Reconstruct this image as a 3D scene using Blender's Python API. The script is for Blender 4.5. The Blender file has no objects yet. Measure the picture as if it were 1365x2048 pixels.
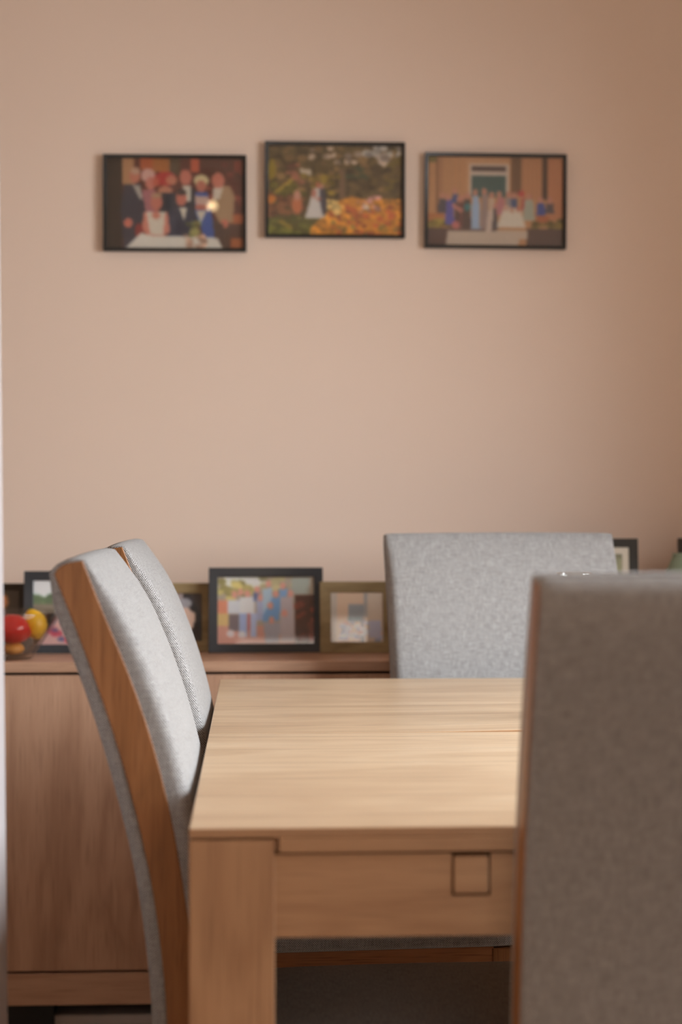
import bpy, bmesh, math, random
import numpy as np
from mathutils import Vector, Matrix

# ------------------------------------------------------------------ camera, light, exposure
S = bpy.context.scene
COL = S.collection
F = 3500.0                      # focal length in pixels of the 1365 x 2048 picture
EYE = 1.077                     # eye height
YAW = math.atan(167.5 / F)      # the table's long axis runs slightly left of the view
PITCH = math.atan(24.0 / F)

cam_d = bpy.data.cameras.new('camera')
cam = bpy.data.objects.new('camera', cam_d)
COL.objects.link(cam)
cam.location = (0, 0, EYE)
cam.rotation_euler = (math.pi / 2 - PITCH, 0, -YAW)
cam_d.sensor_fit = 'VERTICAL'
cam_d.sensor_height = 36
cam_d.sensor_width = 24
cam_d.lens = F / 2048 * 36
cam_d.clip_start = 0.02
cam_d.dof.use_dof = True
cam_d.dof.focus_distance = 2.50
cam_d.dof.aperture_fstop = 3.3
S.camera = cam

S.view_settings.view_transform = 'Standard'
S.view_settings.look = 'None'
S.view_settings.gamma = 1
S.view_settings.use_curve_mapping = False
S.view_settings.exposure = 0.0

world = bpy.data.worlds.new('overcast_sky')
S.world = world
world.use_nodes = True
bg = world.node_tree.nodes['Background']
bg.inputs[0].default_value = (0.80, 0.90, 1.0, 1)
bg.inputs[1].default_value = 0.6

# daylight through the big window in the right wall
WIN_X, WY0, WY1, WZ0, WZ1 = 1.30, 1.36, 2.72, 0.76, 1.95
REVEAL = 0.20                   # thickness of the outer wall
ld = bpy.data.lights.new('window_daylight', 'AREA')
ld.shape = 'RECTANGLE'
ld.size, ld.size_y = 2.1, 3.2
ld.energy = 450
ld.color = (0.88, 0.95, 1.0)
lo = bpy.data.objects.new('window_daylight', ld)
COL.objects.link(lo)
lo.location = (WIN_X + REVEAL + 0.70, 1.45, 2.05)
lo.rotation_euler = (0, math.radians(90 - 30), 0)      # sky light slants down through the window
# -Z of the lamp looks to -X

# added soft fill light behind the camera, outside a made-up window
hd = bpy.data.lights.new('added_fill_light', 'AREA')
hd.shape = 'RECTANGLE'
hd.size, hd.size_y = 1.0, 1.2
hd.energy = 14
hd.color = (1.0, 0.86, 0.72)
ho = bpy.data.objects.new('added_fill_light', hd)
COL.objects.link(ho)
ho.location = (0.35, -1.45, 1.25)
ho.rotation_euler = (math.pi / 2, 0, 0)

# warm ceiling spot (its bulb mirrors in the left picture's glass)
BULB = (-0.185, 0.42, 2.285)
pd = bpy.data.lights.new('ceiling_bulb_light', 'SPOT')
pd.energy = 12
pd.spot_size = math.radians(110)
pd.spot_blend = 0.6
pd.color = (1.0, 0.62, 0.32)
pd.shadow_soft_size = 0.035
po = bpy.data.objects.new('ceiling_bulb_light', pd)
COL.objects.link(po)
po.location = (BULB[0], BULB[1], BULB[2] - 0.07)

# ------------------------------------------------------------------ small helpers
def srgb(r, g, b):
    f = lambda c: (c / 255) / 12.92 if c <= 10 else (((c / 255) + 0.055) / 1.055) ** 2.4
    return (f(r), f(g), f(b), 1)

def at(x, y, Y):
    """room point at distance Y whose picture position was measured as (x, y)"""
    a = (x - 682.5) / F
    t = math.tan(YAW)
    X = (a + t) / (1 - a * t) * Y
    d = Y * math.cos(YAW) + X * math.sin(YAW)
    return X, EYE - (y - 1000) / F * d

def tag(o, label=None, cat=None, group=None, kind=None):
    if label: o['label'] = label
    if cat: o['category'] = cat
    if group: o['group'] = group
    if kind: o['kind'] = kind
    return o

def empty(name, loc=(0, 0, 0), rz=0, label=None, cat=None, group=None):
    o = bpy.data.objects.new(name, None)
    o.empty_display_size = 0.05
    COL.objects.link(o)
    o.location = loc
    o.rotation_euler = (0, 0, rz)
    return tag(o, label, cat, group)

def link(name, me, parent=None, loc=None):
    o = bpy.data.objects.new(name, me)
    COL.objects.link(o)
    if parent: o.parent = parent
    if loc: o.location = loc
    return o

def finish(bm, name, mat, parent=None, loc=None, bevel=0, seg=3, smooth=True, uv=False, ang=35):
    bmesh.ops.recalc_face_normals(bm, faces=bm.faces)
    me = bpy.data.meshes.new(name)
    if uv: box_uv(bm)
    bm.to_mesh(me)
    bm.free()
    if mat: me.materials.append(mat)
    o = link(name, me, parent, loc)
    if smooth:
        for p in me.polygons: p.use_smooth = True
    if bevel:
        b = o.modifiers.new('bevel', 'BEVEL')
        b.width, b.segments, b.limit_method, b.angle_limit = bevel, seg, 'ANGLE', math.radians(ang)
        b.harden_normals = True
    return o

def box_uv(bm):
    """texture coordinates in metres from each face's main direction"""
    l = bm.loops.layers.uv.verify()
    for f in bm.faces:
        n = f.normal
        a = max(range(3), key=lambda i: abs(n[i]))
        i, j = [(1, 2), (0, 2), (0, 1)][a]
        for lp in f.loops:
            lp[l].uv = (lp.vert.co[i], lp.vert.co[j])

def add_box(bm, x0, x1, y0, y1, z0, z1, rot=None, piv=None):
    vs = [bm.verts.new((x, y, z)) for x in (x0, x1) for y in (y0, y1) for z in (z0, z1)]
    for q in ((0, 1, 3, 2), (4, 6, 7, 5), (0, 4, 5, 1), (2, 3, 7, 6), (0, 2, 6, 4), (1, 5, 7, 3)):
        bm.faces.new([vs[i] for i in q])
    if rot is not None:
        bmesh.ops.rotate(bm, verts=vs, cent=piv or (0, 0, 0), matrix=rot)
    return vs

def box(name, mat, x0, x1, y0, y1, z0, z1, parent=None, bevel=0, **k):
    bm = bmesh.new()
    add_box(bm, x0, x1, y0, y1, z0, z1)
    return finish(bm, name, mat, parent, bevel=bevel, smooth=bool(bevel), **k)

def add_lathe(bm, prof, n=48, cap0=True, cap1=False, ox=0, oy=0):
    rings = []
    for r, z in prof:
        rings.append([bm.verts.new((ox + r * math.cos(2 * math.pi * i / n), oy + r * math.sin(2 * math.pi * i / n), z)) for i in range(n)])
    for a, b in zip(rings, rings[1:]):
        for i in range(n):
            bm.faces.new((a[i], a[(i + 1) % n], b[(i + 1) % n], b[i]))
    if cap0: bm.faces.new(rings[0][::-1])
    if cap1: bm.faces.new(rings[-1])

def tube(bm, pts, r, n=10):
    pts = [Vector(p) for p in pts]
    rings = []
    for i, p in enumerate(pts):
        d = (pts[min(i + 1, len(pts) - 1)] - pts[max(i - 1, 0)]).normalized()
        u = d.orthogonal().normalized(); w = d.cross(u)
        rr = r[i] if isinstance(r, (list, tuple)) else r
        rings.append([bm.verts.new(p + (u * math.cos(2 * math.pi * k / n) + w * math.sin(2 * math.pi * k / n)) * rr) for k in range(n)])
    # keep rings untwisted
    for a, b in zip(rings, rings[1:]):
        off = min(range(n), key=lambda s: sum((a[k].co - b[(k + s) % n].co).length for k in range(0, n, 3)))
        for k in range(n):
            bm.faces.new((a[k], a[(k + 1) % n], b[(k + 1 + off) % n], b[(k + off) % n]))
    bm.faces.new(rings[0][::-1]); bm.faces.new(rings[-1])

# ------------------------------------------------------------------ materials
def new_mat(name):
    m = bpy.data.materials.new(name)
    m.use_nodes = True
    nt = m.node_tree
    return m, nt, nt.nodes['Principled BSDF']

def N(nt, t, **kw):
    n = nt.nodes.new(t)
    for k, v in kw.items():
        if k.startswith('_'): setattr(n, k[1:], v)
        else: n.inputs[k.replace('_', ' ')].default_value = v
    return n

def ramp(nt, stops):
    r = nt.nodes.new('ShaderNodeValToRGB')
    e = r.color_ramp.elements
    e[0].position, e[0].color = stops[0]
    e[1].position, e[1].color = stops[-1]
    for p, c in stops[1:-1]:
        x = e.new(p); x.color = c
    return r

def plain(name, col, rough=0.5, bump=0.0, bscale=200, metal=0.0, spec=0.5, coat=0.0, vary=0.0):
    m, nt, b = new_mat(name)
    b.inputs['Base Color'].default_value = col
    b.inputs['Roughness'].default_value = rough
    b.inputs['Metallic'].default_value = metal
    b.inputs['Specular IOR Level'].default_value = spec
    b.inputs['Coat Weight'].default_value = coat
    tc = N(nt, 'ShaderNodeTexCoord')
    if vary:
        n = N(nt, 'ShaderNodeTexNoise', Scale=6.0, Detail=4.0)
        nt.links.new(tc.outputs['Object'], n.inputs['Vector'])
        c0 = tuple(c * (1 - vary) for c in col[:3]) + (1,)
        c1 = tuple(min(1, c * (1 + vary)) for c in col[:3]) + (1,)
        r = ramp(nt, [(0.3, c0), (0.7, c1)])
        nt.links.new(n.outputs['Fac'], r.inputs[0])
        nt.links.new(r.outputs[0], b.inputs['Base Color'])
    if bump:
        n = N(nt, 'ShaderNodeTexNoise', Scale=bscale, Detail=3.0)
        nt.links.new(tc.outputs['Object'], n.inputs['Vector'])
        bp = N(nt, 'ShaderNodeBump', Strength=bump, Distance=0.002)
        nt.links.new(n.outputs['Fac'], bp.inputs['Height'])
        nt.links.new(bp.outputs[0], b.inputs['Normal'])
    return m

def wood(name, dark, mid, light, axis='X', scale=1.0, rough=0.45, plank=None, spec=0.4, pore=0.35, figure=1.0):
    m, nt, b = new_mat(name)
    L = nt.links.new
    tc = N(nt, 'ShaderNodeTexCoord')
    src = tc.outputs['Object']
    oi = N(nt, 'ShaderNodeObjectInfo')
    ai = 'XYZ'.index(axis)
    def mapped(long, cross):
        s = [cross * scale] * 3; s[ai] = long * scale
        mp = N(nt, 'ShaderNodeMapping', Scale=tuple(s))
        L(src, mp.inputs['Vector'])
        return mp.outputs[0]
    # slow figure, grown like cathedral grain, then fine fibres and pores
    n1 = N(nt, 'ShaderNodeTexNoise', Scale=1.0, Detail=3.0, Distortion=0.8)
    L(mapped(1.6, 9.0), n1.inputs['Vector'])
    mul = N(nt, 'ShaderNodeMath', _operation='MULTIPLY'); mul.inputs[1].default_value = 7.0 * figure
    L(n1.outputs['Fac'], mul.inputs[0])
    fr = N(nt, 'ShaderNodeMath', _operation='PINGPONG'); fr.inputs[1].default_value = 1.0
    L(mul.outputs[0], fr.inputs[0])
    n2 = N(nt, 'ShaderNodeTexNoise', Scale=1.0, Detail=6.0, Roughness=0.65, Distortion=0.3)
    L(mapped(3.0, 60.0), n2.inputs['Vector'])
    mx = N(nt, 'ShaderNodeMix', _data_type='FLOAT'); mx.inputs[0].default_value = 0.62
    L(fr.outputs[0], mx.inputs[2]); L(n2.outputs['Fac'], mx.inputs[3])
    last = mx.outputs[0]
    if plank:
        pax, pw, poff = plank
        sx = N(nt, 'ShaderNodeSeparateXYZ'); L(src, sx.inputs[0])
        ad = N(nt, 'ShaderNodeMath', _operation='ADD'); ad.inputs[1].default_value = poff
        L(sx.outputs['XYZ'.index(pax)], ad.inputs[0])
        dv = N(nt, 'ShaderNodeMath', _operation='DIVIDE'); dv.inputs[1].default_value = pw
        L(ad.outputs[0], dv.inputs[0])
        fl = N(nt, 'ShaderNodeMath', _operation='FLOOR'); L(dv.outputs[0], fl.inputs[0])
        wn = N(nt, 'ShaderNodeTexWhiteNoise', _noise_dimensions='1D'); L(fl.outputs[0], wn.inputs['W'])
        mr = N(nt, 'ShaderNodeMapRange'); mr.inputs[3].default_value = -0.13; mr.inputs[4].default_value = 0.13
        L(wn.outputs['Value'], mr.inputs[0])
        a2 = N(nt, 'ShaderNodeMath', _operation='ADD'); L(last, a2.inputs[0]); L(mr.outputs[0], a2.inputs[1])
        last = a2.outputs[0]
        fc = N(nt, 'ShaderNodeMath', _operation='FRACT'); L(dv.outputs[0], fc.inputs[0])
        ls = N(nt, 'ShaderNodeMath', _operation='LESS_THAN'); ls.inputs[1].default_value = 0.012
        L(fc.outputs[0], ls.inputs[0])
    r = ramp(nt, [(0.25, dark), (0.5, mid), (0.78, light)])
    L(last, r.inputs[0])
    n3 = N(nt, 'ShaderNodeTexNoise', Scale=1.0, Detail=2.0)
    L(mapped(14.0, 420.0), n3.inputs['Vector'])
    pr = N(nt, 'ShaderNodeMapRange'); pr.inputs[1].default_value = 0.30; pr.inputs[2].default_value = 0.46
    pr.inputs[3].default_value = pore; pr.inputs[4].default_value = 0.0
    L(n3.outputs['Fac'], pr.inputs[0])
    dk = N(nt, 'ShaderNodeMix', _data_type='RGBA', _blend_type='MULTIPLY')
    dk.inputs[7].default_value = (0.35, 0.3, 0.26, 1)
    L(pr.outputs[0], dk.inputs[0]); L(r.outputs[0], dk.inputs[6])
    out = dk.outputs[2]
    if plank:
        dj = N(nt, 'ShaderNodeMix', _data_type='RGBA', _blend_type='MULTIPLY')
        dj.inputs[7].default_value = (0.45, 0.38, 0.32, 1)
        L(ls.outputs[0], dj.inputs[0]); L(out, dj.inputs[6]); out = dj.outputs[2]
    L(out, b.inputs['Base Color'])
    b.inputs['Roughness'].default_value = rough
    b.inputs['Specular IOR Level'].default_value = spec
    bp = N(nt, 'ShaderNodeBump', Strength=0.18, Distance=0.001)
    L(n2.outputs['Fac'], bp.inputs['Height']); L(bp.outputs[0], b.inputs['Normal'])
    return m

def tweed(name, dark, light, pitch=0.0015):
    m, nt, b = new_mat(name)
    L = nt.links.new
    tc = N(nt, 'ShaderNodeTexCoord')
    mp = N(nt, 'ShaderNodeMapping'); mp.inputs['Rotation'].default_value = (0, 0, math.radians(8))
    L(tc.outputs['UV'], mp.inputs['Vector'])
    wob = N(nt, 'ShaderNodeTexNoise', Scale=160.0, Detail=2.0)
    L(mp.outputs[0], wob.inputs['Vector'])
    sb = N(nt, 'ShaderNodeVectorMath', _operation='SCALE'); sb.inputs['Scale'].default_value = 0.0009
    L(wob.outputs['Color'], sb.inputs[0])
    av = N(nt, 'ShaderNodeVectorMath', _operation='ADD'); L(mp.outputs[0], av.inputs[0]); L(sb.outputs[0], av.inputs[1])
    sx = N(nt, 'ShaderNodeSeparateXYZ'); L(av.outputs[0], sx.inputs[0])
    k = 2 * math.pi / (pitch * 2)
    w = []
    for i in (0, 1):
        mu = N(nt, 'ShaderNodeMath', _operation='MULTIPLY'); mu.inputs[1].default_value = k
        L(sx.outputs[i], mu.inputs[0])
        sn = N(nt, 'ShaderNodeMath', _operation='SINE'); L(mu.outputs[0], sn.inputs[0]); w.append(sn)
    pr = N(nt, 'ShaderNodeMath', _operation='MULTIPLY'); L(w[0].outputs[0], pr.inputs[0]); L(w[1].outputs[0], pr.inputs[1])
    # yarns that differ along their length
    y1 = N(nt, 'ShaderNodeTexNoise', Scale=1.0, Detail=3.0)
    m1 = N(nt, 'ShaderNodeMapping', Scale=(60.0, 420.0, 1.0)); L(tc.outputs['UV'], m1.inputs[0]); L(m1.outputs[0], y1.inputs['Vector'])
    y2 = N(nt, 'ShaderNodeTexNoise', Scale=1.0, Detail=3.0)
    m2 = N(nt, 'ShaderNodeMapping', Scale=(420.0, 60.0, 1.0)); L(tc.outputs['UV'], m2.inputs[0]); L(m2.outputs[0], y2.inputs['Vector'])
    sm = N(nt, 'ShaderNodeMath', _operation='ADD'); L(y1.outputs['Fac'], sm.inputs[0]); L(y2.outputs['Fac'], sm.inputs[1])
    mr = N(nt, 'ShaderNodeMapRange'); mr.inputs[1].default_value = 0.6; mr.inputs[2].default_value = 1.4
    mr.inputs[3].default_value = -0.38; mr.inputs[4].default_value = 0.38
    L(sm.outputs[0], mr.inputs[0])
    a = N(nt, 'ShaderNodeMath', _operation='ADD'); L(pr.outputs[0], a.inputs[0]); L(mr.outputs[0], a.inputs[1])
    m3 = N(nt, 'ShaderNodeMapRange'); m3.inputs[1].default_value = -1.0; m3.inputs[2].default_value = 1.0
    L(a.outputs[0], m3.inputs[0])
    r = ramp(nt, [(0.18, dark), (0.72, light)])
    L(m3.outputs[0], r.inputs[0])
    L(r.outputs[0], b.inputs['Base Color'])
    b.inputs['Roughness'].default_value = 0.9
    b.inputs['Specular IOR Level'].default_value = 0.15
    b.inputs['Sheen Weight'].default_value = 0.15
    bp = N(nt, 'ShaderNodeBump', Strength=0.5, Distance=0.0006)
    L(m3.outputs[0], bp.inputs['Height']); L(bp.outputs[0], b.inputs['Normal'])
    return m

def glass_pane(name, rough=0.02, tint=(1, 1, 1, 1), f0=0.04):
    m, nt, b = new_mat(name)
    nt.nodes.remove(b)
    L = nt.links.new
    out = nt.nodes['Material Output']
    tr = N(nt, 'ShaderNodeBsdfTransparent'); tr.inputs[0].default_value = tint; gl = N(nt, 'ShaderNodeBsdfGlossy', Roughness=rough)
    # reflectance by Schlick, the same from both faces of the thin pane
    ge = N(nt, 'ShaderNodeNewGeometry')
    dt = N(nt, 'ShaderNodeVectorMath', _operation='DOT_PRODUCT')
    L(ge.outputs['Normal'], dt.inputs[0]); L(ge.outputs['Incoming'], dt.inputs[1])
    ab = N(nt, 'ShaderNodeMath', _operation='ABSOLUTE'); L(dt.outputs['Value'], ab.inputs[0])
    iv = N(nt, 'ShaderNodeMath', _operation='SUBTRACT'); iv.inputs[0].default_value = 1.0; L(ab.outputs[0], iv.inputs[1])
    pw = N(nt, 'ShaderNodeMath', _operation='POWER'); pw.inputs[1].default_value = 5.0; L(iv.outputs[0], pw.inputs[0])
    fr = N(nt, 'ShaderNodeMath', _operation='MULTIPLY_ADD'); fr.inputs[1].default_value = 0.96; fr.inputs[2].default_value = f0
    L(pw.outputs[0], fr.inputs[0])
    mx = N(nt, 'ShaderNodeMixShader')
    L(fr.outputs[0], mx.inputs[0]); L(tr.outputs[0], mx.inputs[1]); L(gl.outputs[0], mx.inputs[2])
    L(mx.outputs[0], out.inputs[0])
    return m

def clear_glass(name, tint=(1, 1, 1, 1), rough=0.0):
    m, nt, b = new_mat(name)
    b.inputs['Base Color'].default_value = tint
    b.inputs['Transmission Weight'].default_value = 1.0
    b.inputs['Roughness'].default_value = rough
    b.inputs['IOR'].default_value = 1.48
    return m

def print_mat(name):
    m, nt, b = new_mat(name)
    a = N(nt, 'ShaderNodeVertexColor', _layer_name='ink')
    nt.links.new(a.outputs[0], b.inputs['Base Color'])
    b.inputs['Roughness'].default_value = 0.45
    return m

M = {}
M['wall'] = plain('warm_beige_paint', (0.86, 0.68, 0.56, 1), 0.75, bump=0.05, bscale=300, spec=0.3)
M['ceiling'] = plain('ceiling_paint', (0.86, 0.82, 0.77, 1), 0.9)
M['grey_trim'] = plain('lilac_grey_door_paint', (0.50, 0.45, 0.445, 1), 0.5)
M['white_trim'] = plain('white_gloss_paint', (0.80, 0.76, 0.74, 1), 0.4, bump=0.03)
M['floor'] = wood('floor_boards', srgb(140, 124, 108), srgb(162, 146, 130), srgb(180, 164, 148), 'X', 1.0, 0.5, plank=('Y', 0.19, 5.0))
M['table_top'] = wood('oak_lit_top', srgb(202, 170, 136), srgb(214, 184, 150), srgb(222, 195, 163), 'X', 1.0, 0.36, plank=('Y', 0.116, 3.07), pore=0.25, spec=0.5)  # same oak as the sides, the lit top's paleness put into its colour
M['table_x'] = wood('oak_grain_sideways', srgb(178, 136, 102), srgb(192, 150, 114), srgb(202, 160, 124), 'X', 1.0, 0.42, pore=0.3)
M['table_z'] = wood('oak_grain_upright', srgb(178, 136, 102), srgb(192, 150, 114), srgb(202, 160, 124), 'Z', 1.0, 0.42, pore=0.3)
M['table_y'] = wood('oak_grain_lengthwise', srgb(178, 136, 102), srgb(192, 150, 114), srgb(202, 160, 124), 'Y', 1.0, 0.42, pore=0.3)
M['chair_wood'] = wood('stained_oak_upright', srgb(142, 94, 54), srgb(158, 105, 62), srgb(168, 115, 72), 'Z', 1.3, 0.38, pore=0.45)
M['chair_wood_x'] = wood('stained_oak_rail', srgb(146, 92, 54), srgb(164, 108, 66), srgb(178, 120, 76), 'X', 1.3, 0.4, pore=0.6)
M['side_x'] = wood('brown_oak_sideways', srgb(180, 138, 112), srgb(198, 156, 128), srgb(206, 164, 136), 'X', 0.8, 0.4, pore=0.35, figure=1.0)
M['side_z'] = wood('brown_oak_upright', srgb(180, 138, 112), srgb(198, 156, 128), srgb(206, 164, 136), 'Z', 0.8, 0.4, pore=0.35, figure=1.0)
M['tweed'] = tweed('grey_tweed', (0.055, 0.045, 0.037, 1), (0.54, 0.522, 0.515, 1))
M['black_wood'] = plain('black_frame_paint', srgb(38, 36, 34), 0.35, bump=0.05)
M['slate_wood'] = plain('slate_frame_paint', srgb(52, 54, 58), 0.3, bump=0.05)
M['olive_wood'] = wood('olive_brown_frame', srgb(132, 110, 74), srgb(154, 132, 94), srgb(168, 146, 106), 'X', 2.0, 0.5)
M['dark_olive'] = plain('dark_brown_frame', srgb(52, 42, 28), 0.5, bump=0.1)
M['shade_black'] = plain('underside_shade_black', srgb(20, 19, 18), 0.5)
M['dark_gap'] = plain('sideboard_carcass_black', srgb(30, 24, 20), 0.8)
M['card'] = plain('cream_mount_card', srgb(232, 222, 204), 0.8)
M['backing'] = plain('frame_backing_board', srgb(90, 74, 58), 0.8)
M['print'] = print_mat('photo_print')
M['pane'] = glass_pane('picture_glass')
M['winpane'] = glass_pane('window_glass')
M['bowl'] = glass_pane('clear_bowl_glass', 0.05, (0.93, 0.91, 0.88, 1), 0.07)
M['vase'] = glass_pane('clear_vase_glass', 0.01, (0.97, 0.97, 0.96, 1), 0.14)
M['red'] = plain('red_pepper_skin', srgb(206, 44, 42), 0.28, coat=0.4, vary=0.15)
M['yellow'] = plain('lemon_peel', srgb(240, 184, 32), 0.42, bump=0.35, bscale=260, vary=0.08)
M['green_stem'] = plain('stem_green', srgb(86, 110, 50), 0.6)
M['sage'] = plain('pale_sage_glaze', srgb(134, 146, 122), 0.3, vary=0.06)
M['olive_leaf'] = plain('olive_leaf', srgb(96, 92, 52), 0.5, vary=0.2)
M['grout'] = plain('dark_joint', srgb(48, 30, 20), 0.8)
M['chrome'] = plain('brushed_steel', (0.7, 0.68, 0.65, 1), 0.25, metal=1.0)

def glow(name, col, s):
    m, nt, b = new_mat(name)
    b.inputs['Base Color'].default_value = (0.9, 0.85, 0.8, 1)
    b.inputs['Emission Color'].default_value = col
    b.inputs['Emission Strength'].default_value = s
    return m
M['bulb'] = glow('warm_bulb', (1.0, 0.72, 0.38, 1), 22)

# ------------------------------------------------------------------ the room
RX0, RX1, RY0, RY1, CZ = -1.75, WIN_X, -1.3, 3.83, 2.42
T = 0.12
def wallbox(name, *a, mat='wall'):
    return tag(box(name, M[mat], *a), kind='structure')
wallbox('floor', RX0 - T, RX1 + T, RY0 - T, RY1 + T, -0.08, 0.0, mat='floor')
wallbox('ceiling', RX0 - T, RX1 + T, RY0 - T, RY1 + T, CZ, CZ + 0.1, mat='ceiling')
wallbox('wall_far', RX0 - T, RX1 + T, RY1, RY1 + T, 0.0, CZ)
bm = bmesh.new()
for a in ((RX0 - T, -0.15, 0, CZ), (0.85, RX1 + T, 0, CZ), (-0.15, 0.85, 0, 0.65), (-0.15, 0.85, 1.85, CZ)):
    add_box(bm, a[0], a[1], RY0 - T, RY0, a[2], a[3])
tag(finish(bm, 'wall_near', M['wall'], smooth=False), kind='structure')
win2 = tag(empty('added_window', (0.35, RY0 - 0.08, 0.65)), kind='structure')  # unseen window, added to carry the fill light
bm = bmesh.new()
for a in ((-0.5, -0.45, 0, 1.2), (0.45, 0.5, 0, 1.2), (-0.45, 0.45, 0, 0.05), (-0.45, 0.45, 1.15, 1.2), (-0.02, 0.02, 0.05, 1.15)):
    add_box(bm, a[0], a[1], -0.025, 0.025, a[2], a[3])
tag(finish(bm, 'window_frame', M['white_trim'], win2, bevel=0.003), kind='structure')
box('pane', M['winpane'], -0.45, 0.45, -0.003, 0.003, 0.05, 1.15, win2)
wallbox('wall_left', RX0 - T, RX0, RY0, RY1, 0.0, CZ)
bm = bmesh.new()
add_box(bm, RX1, RX1 + REVEAL, RY0, WY0, 0, CZ)
add_box(bm, RX1, RX1 + REVEAL, WY1, RY1, 0, CZ)
add_box(bm, RX1, RX1 + REVEAL, WY0, WY1, 0, WZ0)
add_box(bm, RX1, RX1 + REVEAL, WY0, WY1, WZ1, CZ)
tag(finish(bm, 'wall_right', M['wall'], smooth=False), kind='structure')
# patio window
win = tag(empty('window_1', (RX1 + REVEAL - 0.05, (WY0 + WY1) / 2, WZ0)), kind='structure')
hw = (WY1 - WY0) / 2; hh = WZ1 - WZ0
bm = bmesh.new()
for a in ((-hw, -hw + 0.06, 0, hh), (hw - 0.06, hw, 0, hh), (-0.03, 0.03, 0.06, hh - 0.06), (-hw + 0.06, hw - 0.06, 0, 0.06), (-hw + 0.06, hw - 0.06, hh - 0.06, hh)):
    add_box(bm, -0.03, 0.03, *a)
tag(finish(bm, 'window_frame', M['white_trim'], win, bevel=0.004), kind='structure')
for s in (-1, 1):
    y0, y1 = (-hw + 0.06, -0.03) if s < 0 else (0.03, hw - 0.06)
    box('pane', M['winpane'], -0.003, 0.003, y0, y1, 0.06, hh - 0.06, win)
bm = bmesh.new()
add_box(bm, RX0, RX1, RY1 - 0.016, RY1, 0, 0.09)
tag(finish(bm, 'baseboard_far', M['white_trim'], bevel=0.003, smooth=True), kind='structure')

# wall end beside the door opening at the left edge of the view, with its white casing
PX, _ = at(8.5, 1400, 1.875)
LEAN = math.radians(0.50)
wallbox('wall_partition', RX0, PX - 0.03, 1.76, 1.86, 0, CZ)
bm = bmesh.new()
for z0, z1 in ((0, CZ - 0.002),):
    x0 = PX - (0.9 - z0) * -LEAN * -1
    vs = add_box(bm, PX - 0.03, PX, 1.745, 1.875, z0, z1)
    for v in vs:
        if v.co.x > PX - 0.001: v.co.x -= (v.co.z - 0.9) * LEAN
tag(finish(bm, 'trim_1', M['grey_trim'], bevel=0.003), kind='structure')

# ceiling spot
sp = empty('ceiling_spotlight', (BULB[0], BULB[1], CZ), 0, 'small steel ceiling spotlight with a glowing warm bulb', 'ceiling light')
bm = bmesh.new(); add_lathe(bm, [(0.05, 0.0), (0.05, -0.02), (0.012, -0.026), (0.012, -0.07), (0.032, -0.08), (0.038, -0.12), (0.034, -0.12), (0.028, -0.085)], 32)
finish(bm, 'housing', M['chrome'], sp)
bm = bmesh.new(); bmesh.ops.create_uvsphere(bm, u_segments=24, v_segments=12, radius=0.017, matrix=Matrix.Translation((0, 0, BULB[2] - CZ)))
finish(bm, 'bulb', M['bulb'], sp)

# ------------------------------------------------------------------ dining table
TX0, TX1, TY0, TY1, TZ = -0.066, 0.93, 1.690, 3.098, 0.760
TC = ((TX0 + TX1) / 2, (TY0 + TY1) / 2)
tb = empty('dining_table', (TC[0], TC[1], 0), 0, 'pale oak dining table with thick square legs in the middle of the room', 'table')
ax0, ax1, ay0, ay1 = TX0 - TC[0], TX1 - TC[0], TY0 - TC[1], TY1 - TC[1]
SEAM = 2.379 - TC[1]
def slab(y0, y1, lift):
    bm = bmesh.new()
    nx, ny = 40, 10
    g = {}
    for k, z in enumerate((TZ - 0.0095, TZ)):
        for i in range(nx + 1):
            for j in range(ny + 1):
                x = ax0 + (ax1 - ax0) * i / nx; y = y0 + (y1 - y0) * j / ny
                t = max(0, min(1, (x + 0.28) / 0.62)); t = t * t * (3 - 2 * t)
                dz = lift * t * (1 - j / ny) ** 1.2
                g[k, i, j] = bm.verts.new((x, y, z + dz))
    for i in range(nx):
        for j in range(ny):
            bm.faces.new((g[1, i, j], g[1, i + 1, j], g[1, i + 1, j + 1], g[1, i, j + 1]))
            bm.faces.new((g[0, i, j], g[0, i, j + 1], g[0, i + 1, j + 1], g[0, i + 1, j]))
    for i in range(nx):
        bm.faces.new((g[0, i, 0], g[0, i + 1, 0], g[1, i + 1, 0], g[1, i, 0]))
        bm.faces.new((g[0, i, ny], g[1, i, ny], g[1, i + 1, ny], g[0, i + 1, ny]))
    for j in range(ny):
        bm.faces.new((g[0, 0, j], g[1, 0, j], g[1, 0, j + 1], g[0, 0, j + 1]))
        bm.faces.new((g[0, nx, j], g[0, nx, j + 1], g[1, nx, j + 1], g[1, nx, j]))
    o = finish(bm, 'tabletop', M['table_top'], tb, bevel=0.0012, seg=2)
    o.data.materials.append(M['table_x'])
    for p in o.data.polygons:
        if abs(p.normal.z) < 0.5: p.material_index = 1      # same oak, edges given the darker tone of its less lit sides
    return o
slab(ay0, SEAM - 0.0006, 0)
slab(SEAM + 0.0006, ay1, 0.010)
LW = 0.083
LT = TZ - 0.0115         # leg top, a hair below the board: the dark joint
for ix, iy in ((0, 0), (1, 0), (0, 1), (1, 1)):
    x0 = ax0 if ix == 0 else ax1 - LW
    y0 = ay0 + 0.0005 if iy == 0 else ay1 - LW
    box('leg', M['table_z'], x0, x0 + LW, y0, y0 + LW, 0, LT, tb, bevel=0.002)
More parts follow.
